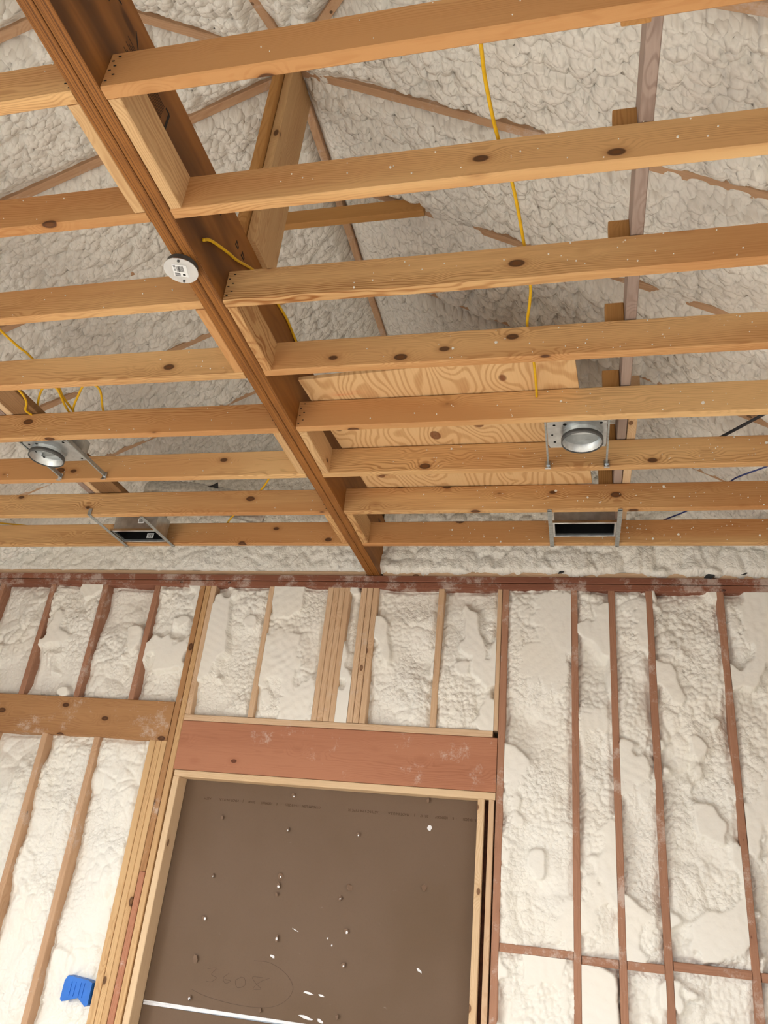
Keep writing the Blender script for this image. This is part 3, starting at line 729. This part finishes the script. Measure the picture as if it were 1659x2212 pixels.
# factory print, upside down, and a pencilled note
def flat_text(body, size, x, z, mat, parent, name, flip=True):
    cu = bpy.data.curves.new(name, 'FONT'); cu.body = body; cu.size = size; cu.align_x = 'LEFT'
    tmp = bpy.data.objects.new('tmp_text', cu); COL.objects.link(tmp)
    dg = bpy.context.evaluated_depsgraph_get(); me = bpy.data.meshes.new_from_object(tmp.evaluated_get(dg))
    bpy.data.objects.remove(tmp)
    rot = Matrix.Rotation(PI/2, 4, 'X')
    if flip: rot = Matrix.Rotation(PI, 4, 'Y') @ rot
    me.materials.clear(); me.materials.append(mat)
    return link(name, me, mat, parent, (x, YD-0.0008, z+ZC), rot)
def print_line(words, x, step):
    for wd in words:
        flat_text(wd, 0.0185, x, 0.446, M['print'], dw, 'printed_word'); x -= len(wd)*0.0112+step
print_line(['11-18-2021', 'E', '10090007', '28147', 'J', 'MADE IN U.S.A.', 'ASTM C 1396 TYPE IX'], -0.530, 0.020)
print_line(['GYPSUM USA', '11-18-2021', 'E', '10090007', '28147', 'J', 'MADE IN U.S.A.', 'ASTM'], -1.425, 0.018)
def ribbon(pts, wd=0.0022):
    b = MB(); P = catmull([(x, 0, z) for x, z in pts], 6)
    for i in range(len(P)-1):
        d = (P[i+1]-P[i]); n = Vector((-d.z, 0, d.x)).normalized()*wd/2
        b.poly([Vector((q.x, YD-0.0006, q.z)) for q in (P[i]-n, P[i+1]-n, P[i+1]+n, P[i]+n)], (0, -0.0003, 0))
    return b
def px(u, v):   # place on the sheet measured from the photo: fraction of the oval's box
    return (-1.985+0.545*u, -0.335-0.215*v-0.01*u)
for nm, pts in (('pencil_oval', [px(-0.05, 0.84), px(0.1, 0.93), px(0.4, 1.0), px(0.72, 0.97), px(0.9, 0.8), px(0.98, 0.5), px(0.9, 0.22), px(0.72, 0.03), px(0.55, 0.03)]),
                ('pencil_stroke', [px(0.08, 0.36), px(0.17, 0.32), px(0.13, 0.46), px(0.19, 0.52), px(0.14, 0.62), px(0.09, 0.62)]),
                ('pencil_stroke', [px(0.31, 0.38), px(0.26, 0.50), px(0.29, 0.60), px(0.34, 0.54), px(0.28, 0.52)]),
                ('pencil_stroke', [px(0.44, 0.42), px(0.39, 0.52), px(0.42, 0.65), px(0.49, 0.58), px(0.48, 0.44), px(0.44, 0.42)]),
                ('pencil_stroke', [px(0.66, 0.36), px(0.56, 0.38), px(0.60, 0.50), px(0.66, 0.60), px(0.58, 0.62), px(0.64, 0.46), px(0.74, 0.34)])):
    ribbon(pts, 0.0016).build(nm, M['pencil'], dw)

# ------------------------------------------------------------------ recessed light housings
def can(cx, x0, x1, y0, y1, label, ring_c, yb0, yb1):
    r = empty('recessed_light_housing', ((x0+x1)/2, (y0+y1)/2, H+ZC)); setp(r, label, 'light housing', 'recessed light housings')
    zp = H+0.014; rad = 0.082
    b = MB(); n = 40                            # plate with a round hole
    sq = []
    for k in range(n):
        a = 2*PI*k/n; c, s = math.cos(a), math.sin(a)
        tx = ((x1 if c > 0 else x0)-ring_c[0])/c if abs(c) > 1e-6 else 1e9; ty = ((y1 if s > 0 else y0)-ring_c[1])/s if abs(s) > 1e-6 else 1e9
        tt = min(tx, ty); sq.append((ring_c[0]+tt*c, ring_c[1]+tt*s))
    for z in (zp, zp+0.0015):
        b.V += [(ring_c[0]+rad*math.cos(2*PI*k/n), ring_c[1]+rad*math.sin(2*PI*k/n), z) for k in range(n)] + [(q[0], q[1], z) for q in sq]
    for k in range(n):
        k2 = (k+1) % n; b.F += [(k, k2, n+k2, n+k), (2*n+k, 3*n+k, 3*n+k2, 2*n+k2), (n+k, n+k2, 3*n+k2, 3*n+k)]
    b.box(x0, x1, y0-0.002, y0, zp, zp+0.02).box(x0, x1, y1, y1+0.002, zp, zp+0.02)
    pl = b.build('mounting_plate', M['galv'], r)
    h = MB()
    for (dx, dy, rr) in ((0.12, 0.14, 0.006), (0.12, 0.78, 0.006), (0.9, 0.1, 0.007), (0.93, 0.9, 0.006), (0.3, 0.12, 0.008), (0.08, 0.5, 0.005)):
        h.rev((x0+(x1-x0)*dx, y0+(y1-y0)*dy, zp-0.0006), [(rr, 0), (rr, 0.0004)], 10, True)
    setp(h.build('dark_hole_discs', M['black'], pl), kind='stuff')  # flat black discs paint the shaded depth of holes in the plate
    # collar ring, dark rolled rim, inner white reflector
    c = MB(); c.rev((*ring_c, H-0.022), [(rad, 0.0), (rad, 0.16), (rad-0.002, 0.16), (rad-0.002, 0.0), (rad, 0.0)], 48); c.build('collar', M['galv'], r, smooth=True)
    c = MB(); c.rev((*ring_c, H-0.026), [(rad-0.001, 0), (rad+0.004, 0.0), (rad+0.004, 0.020), (rad+0.001, 0.020), (rad+0.001, 0.004), (rad-0.001, 0.004), (rad-0.001, 0)], 48); c.build('rim', M['darkmetal'], r, smooth=True)
    c = MB(); c.rev((*ring_c, H+0.040), [(rad-0.003, 0.0), (0.066, 0.004), (0.0005, 0.006)], 40); c.build('reflector', M['white'], r, smooth=True)
    c = MB(); c.box(x0+0.01, x1-0.01, y1-0.05, y1-0.002, zp+0.002, zp+0.10); jb = c.build('junction_box', M['galv'], r)
    c = MB(); c.box(x0+0.05, x0+0.075, y0+0.02, y0+0.035, zp+0.002, zp+0.03); c.build('spring_clip', M['bright'], r)
    for xb in (x0-0.006, x1+0.006):
        bb = MB().box(xb-0.004, xb+0.004, yb0, yb1, zp-0.004, zp+0.010).box(xb-0.0015, xb+0.0015, yb0, yb1, zp+0.010, zp+0.018)
        hb = bb.build('hanger_bar', M['strap'], r)
        ft = MB().box(xb-0.012, xb+0.012, yb1-0.004, yb1-0.001, zp-0.022, zp+0.018).box(xb-0.012, xb+0.012, yb1-0.014, yb1-0.004, zp-0.024, zp-0.020).box(xb-0.008, xb+0.008, yb1-0.010, yb1-0.004, zp-0.006, zp+0.010)
        ft.build('bar_foot', M['bright'], hb)
        MB().box(xb-0.012, xb+0.012, yb0+0.001, yb0+0.004, zp-0.006, zp+0.02).build('bar_foot', M['bright'], hb)
    return r
ja, jb_ = JOIST_Y[4]+JT/2, JOIST_Y[5]-JT/2
can(0, -2.632, -2.382, ja+0.012, ja+0.205, 'round recessed light housing near the yellow cable loops and flexible duct', (-2.545, ja+0.115), ja+0.001, jb_-0.004)
can(0, -0.112, 0.130, ja+0.012, ja+0.215, 'round recessed light housing beside the plywood sheet and amber cleats', (0.030, ja+0.120), ja+0.001, jb_-0.004)

# ------------------------------------------------------------------ duct register boots
def boot(x0, x1, y0, y1, sx0, sx1, ya, yb, label, stick):
    r = empty('duct_boot', ((x0+x1)/2, (y0+y1)/2, H+ZC)); setp(r, label, 'duct boot', 'duct boots between the last joists')
    t_ = 0.0025; zt_ = H+0.132; zb = H+0.004
    b = MB().box(x0, x1, y0, y0+t_, zb, zt_).box(x0, x1, y1-t_, y1, zb, zt_).box(x0, x0+t_, y0+t_, y1-t_, zb, zt_).box(x1-t_, x1, y0+t_, y1-t_, zb, zt_).box(x0, x1, y0, y1, zt_, zt_+t_)
    bd = b.build('box', M['galv'], r)
    q = 0.003
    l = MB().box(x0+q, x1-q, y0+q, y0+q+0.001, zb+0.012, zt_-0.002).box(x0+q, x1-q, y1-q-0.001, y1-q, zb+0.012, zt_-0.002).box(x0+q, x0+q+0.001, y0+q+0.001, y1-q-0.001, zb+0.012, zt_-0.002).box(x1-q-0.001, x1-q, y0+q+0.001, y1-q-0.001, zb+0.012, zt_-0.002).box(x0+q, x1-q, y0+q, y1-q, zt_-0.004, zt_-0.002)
    l.build('inner_faces', M['black'], r)  # inner faces of the boot, coloured black
    f = MB().box(x0-0.012, x1+0.012, y0-0.014, y0-0.0005, zb-0.003, zb+0.010).box(x0-0.012, x1+0.012, y1+0.0005, y1+0.008, zb-0.003, zb+0.003).box(x0-0.012, x0-0.0005, y0, y1, zb-0.003, zb+0.006).box(x1+0.0005, x1+0.012, y0, y1, zb-0.003, zb+0.006)
    f.build('flange', M['bright'], r)
    if stick:
        s = MB().box(x0+0.155, x0+0.195, y0-0.0009, y0-0.0002, zb+0.052, zb+0.085); so = s.build('barcode_label', M['sticker'], bd)
        k = MB(); rr = random.Random(3)
        xx = x0+0.160
        while xx < x0+0.189: wdt = rr.uniform(0.0008, 0.0022); k.box(xx, xx+wdt, y0-0.0013, y0-0.0010, zb+0.060, zb+0.082); xx += wdt+rr.uniform(0.0008, 0.002)
        k.build('bars', M['ink'], so)
        s = MB().box(x0+0.150, x0+0.195, y1-0.0062, y1-0.0052, zb+0.018, zb+0.050); so = s.build('barcode_label', M['sticker'], r)
        k = MB(); 
        for i in range(5): k.box(x0+0.160+0.006*i, x0+0.1625+0.006*i+0.0015*(i % 2), y1-0.0068, y1-0.0063, zb+0.026, zb+0.044)
        k.build('bars', M['ink'], so)
    for sx in (sx0, sx1):
        y_s = JOIST_Y[6]+0.004 if (stick and sx == sx1) else ya
        s = MB().box(sx-0.011, sx+0.011, y_s, yb, H-0.0055, H-0.0035)
        if stick and sx == sx0: s.box(sx-0.011, sx+0.011, ya-0.0018, ya, H-0.0055, H+0.036)
        elif not stick: s.rev((sx, ya, H-0.0055), [(0.011, 0), (0.011, 0.002)], 16, True)
        so = s.build('hanger_strap', M['strap'], r)
        for yy in (y_s+0.006, yb-0.008): MB().rev((sx, yy, H-0.0062), [(0.0028, 0), (0.0028, 0.0006)], 8, True).build('screw', M['darkmetal'], so)
    return r
boot(-2.700, -2.418, 3.785, 3.925, -2.712, -2.395, JOIST_Y[6]-JT/2-0.004, JOIST_Y[7]+JT/2-0.002, 'galvanised duct boot with white barcode labels under the flexible duct', True)
boot(-0.108, 0.194, 3.725, 3.872, -0.126, 0.212, JOIST_Y[6]-0.012, JOIST_Y[7]+JT/2-0.002, 'galvanised duct boot without labels on two rounded straps', False)
MB().rev((-2.474, 3.855, H+0.1345), [(0.060, 0), (0.060, 0.055), (0.058, 0.055), (0.058, 0)], 28).build('collar', M['galv'], bpy.data.objects['duct_boot'], smooth=True)
# flexible duct reaching the left boot
pts = catmull([(-2.535, 3.83, H+0.275), (-2.45, 3.83, H+0.272), (-2.25, 3.85, H+0.265), (-2.05, 3.93, H+0.260), (-1.88, 4.06, H+0.265)], 14)
me = tube_mesh(pts, 0.085, 20)
for v in me.vertices:
    v.co += Vector((0, 0, 0.004*math.sin(v.co.x*2*PI/0.035)))
o = link('flexible_duct', me, M['foil'], None, smooth=True); setp(o, 'foil-jacketed flexible duct above the duct boot with barcode labels', 'duct')
MB().poly([(-2.20, 3.80, H+0.305), (-2.14, 3.81, H+0.315), (-2.10, 3.82, H+0.345), (-2.095, 3.83, H+0.31), (-2.16, 3.82, H+0.300)], (0, 0.004, 0)).build('tape_flap', M['plastic'], o)

# ------------------------------------------------------------------ round cover plate on the beam
dc = empty('round_cover_plate', (-1.258, 1.745, H+ZC)); setp(dc, 'round shiny metal cover plate with a barcode sticker under the dark beam', 'cover plate')
MB().rev((-1.258, 1.745, H-0.0225), [(0.050, 0), (0.052, 0.022)], 40, True).build('shallow_box', M['darkmetal'], dc)
MB().rev((-1.258, 1.745, H-0.0255), [(0.0570, 0), (0.0575, 0.0006), (0.0575, 0.0025)], 48, True).build('cover', M['bright'], dc)
zz = H-0.0262
stk = MB().poly([(-1.258+a*math.cos(0.25)-b_*math.sin(0.25), 1.745+a*math.sin(0.25)+b_*math.cos(0.25), zz) for a, b_ in ((-0.026, -0.028), (0.022, -0.028), (0.022, 0.026), (-0.026, 0.026))], (0, 0, 0.0006)).build('barcode_sticker', M['sticker'], dc)
k = MB(); rr = random.Random(8)
def rot(a, b_): return (-1.258+a*math.cos(0.25)-b_*math.sin(0.25), 1.745+a*math.sin(0.25)+b_*math.cos(0.25), zz-0.0004)
a = -0.012
while a < 0.010:
    wd = rr.uniform(0.0006, 0.0018); k.poly([rot(a, -0.022), rot(a+wd, -0.022), rot(a+wd, 0.004), rot(a, 0.004)], (0, 0, 0.0003)); a += wd+rr.uniform(0.0006, 0.0014)
for i in range(5): k.poly([rot(-0.022, -0.024+0.0055*i), rot(-0.0145, -0.024+0.0055*i), rot(-0.0145, -0.022+0.0055*i), rot(-0.022, -0.022+0.0055*i)], (0, 0, 0.0003))
k.poly([rot(0.004, 0.012), rot(0.013, 0.012), rot(0.013, 0.020), rot(0.004, 0.020)], (0, 0, 0.0003))
for i in range(3): k.poly([rot(-0.022, 0.010+0.005*i), rot(-0.004, 0.010+0.005*i), rot(-0.004, 0.0125+0.005*i), rot(-0.022, 0.0125+0.005*i)], (0, 0, 0.0003))
k.build('bars', M['ink'], stk)
for (dx, dy) in ((0.012, -0.044), (-0.010, 0.046)):
    MB().rev((-1.258+dx, 1.745+dy, H-0.0285), [(0.0035, 0), (0.0045, 0.0008), (0.0045, 0.003)], 12, True).build('screw', M['darkmetal'], dc)

# ------------------------------------------------------------------ cables
def cable(pts, r, mat, label, n=10, flat=1.0, name='cable'):
    o = link(name, tube_mesh(catmull(pts, n), r, 8, flat), mat, None, smooth=True); return setp(o, label, 'cable')
zt_ = H+JD+0.012
cable([(-0.221, 1.05, zt_+0.01), (-0.221, 1.258, zt_), (-0.221, 1.367, 1.985), (-0.206, 1.52, 1.980), (-0.175, 1.71, 1.985), (-0.157, 1.93, 1.982), (-0.146, 2.134, 1.985), (-0.152, 2.228, 1.985), (-0.168, 2.34, 1.982), (-0.165, 2.40, 1.972), (-0.154, 2.50, 1.945), (-0.150, 2.60, 1.925), (-0.150, 2.70, 1.922), (-0.151, 2.734, 1.922)], 0.0055, M['yellow'], 'long yellow cable draped over the joists on the plywood side')
cable([(-2.364, 2.10, 2.0), (-2.352, 2.284, 2.0), (-2.343, 2.365, 2.004), (-2.372, 2.606, 2.026), (-2.395, 2.698, 2.020), (-2.405, 2.81, 2.012)], 0.0055, M['yellow'], 'straight yellow cable running into the cable loops')
cable([(-2.60, 2.86, 2.008), (-2.579, 2.766, 2.010), (-2.475, 2.640, 2.02), (-2.41, 2.612, 2.02), (-2.377, 2.626, 2.012), (-2.405, 2.739, 2.0), (-2.415, 2.82, 1.99)], 0.0055, M['yellow'], 'yellow cable loop crossing the straight yellow cable')
cable([(-2.40, 2.84, 1.985), (-2.385, 2.78, 2.0), (-2.311, 2.695, 2.01), (-2.224, 2.612, 2.02), (-2.178, 2.616, 2.02), (-2.166, 2.661, 2.01), (-2.222, 2.78, 2.0), (-2.24, 2.85, 1.985)], 0.0055, M['yellow'], 'arched yellow cable hoop standing beside the crossing cables')
cable([(-2.530, 2.50, 1.975), (-2.525, 2.589, 1.965), (-2.535, 2.64, 1.953), (-2.575, 2.693, 1.948), (-2.570, 2.734, 1.948)], 0.0055, M['yellow'], 'yellow cable hanging against the flat brown board')
cable([(-1.187, 1.717, 1.894), (-1.184, 1.756, 1.93), (-1.182, 1.868, 1.988), (-1.182, 1.939, 2.02), (-1.184, 2.066, 2.096), (-1.186, 2.2, 2.15), (-1.186, 2.327, 2.16), (-1.186, 2.449, 2.172), (-1.187, 2.62, 2.155)], 0.0055, M['yellow'], 'yellow cable stapled to the side of the dark beam')
cable([(-3.9, 3.98, 2.0), (-3.727, 4.019, 2.0), (-3.545, 4.065, 2.0), (-3.3, 4.12, 1.99)], 0.0055, M['yellow'], 'short yellow cable over the joist nearest the far wall')
cable([(-1.53, 3.36, 1.972), (-1.596, 3.443, 1.968), (-1.710, 3.591, 1.968), (-1.982, 3.878, 1.968), (-2.076, 3.996, 1.968), (-2.13, 4.08, 1.968)], 0.0055, M['yellow'], 'yellow cable between the flexible duct and the dark beam')
cable([(0.95, 2.85, 2.0), (0.793, 3.033, 2.0), (0.648, 3.206, 2.0), (0.55, 3.32, 2.0)], 0.007, M['blackcable'], 'black cable slanting across the joists')
cable([(1.0, 3.38, 2.0), (0.865, 3.504, 2.0), (0.776, 3.58, 2.0), (0.739, 3.634, 2.0), (0.66, 3.80, 1.99), (0.575, 3.945, 2.0), (0.457, 4.064, 2.0), (0.36, 4.16, 1.99)], 0.004, M['bluecable'], 'thin blue cable crossing above the last joists')

# ------------------------------------------------------------------ blue plastic box stuck in the foam, scraps
bx = MB()
pr = [(-2.700, -0.545), (-2.685, -0.520), (-2.560, -0.530), (-2.534, -0.540), (-2.534, -0.640), (-2.548, -0.650), (-2.600, -0.615), (-2.690, -0.642), (-2.702, -0.632)]
bx.poly([(x, YF-0.004, z) for x, z in pr], (0, 0.07, 0))
o = bx.build('electrical_box', M['tape']); setp(o, 'blue plastic electrical box half buried in foam beside the post', 'electrical box')
rb = MB()
for x in (-2.655, -2.630, -2.600, -2.578): rb.poly([(x, YF-0.0045, -0.545), (x+0.003, YF-0.0045, -0.545), (x+0.001, YF-0.0045, -0.612), (x-0.003, YF-0.0045, -0.612)], (0, -0.003, 0))
rb.build('rib', M['tape'], o)
for i, (x, z, s, lab) in enumerate(((-0.088, 1.845, 0.030, 'black plastic scrap in the foam below the unlabelled duct boot'), (0.735, 1.825, 0.050, 'largest black plastic scrap poking out above the top plate'), (0.92, 1.845, 0.030, 'small dark scrap in the foam beyond the largest scrap'))):
    q = MB().poly([(x-s*0.6, YF-0.004, z-0.006), (x+s*0.1, YF-0.012, z-s*0.25), (x+s*0.6, YF-0.006, z+0.004), (x+s*0.3, YF+0.0, z+s*0.5), (x-s*0.3, YF+0.0, z+s*0.3)], (0.0, 0.012, 0.002)).build('plastic_scrap', M['plastic'])
    setp(q, lab, 'scrap')
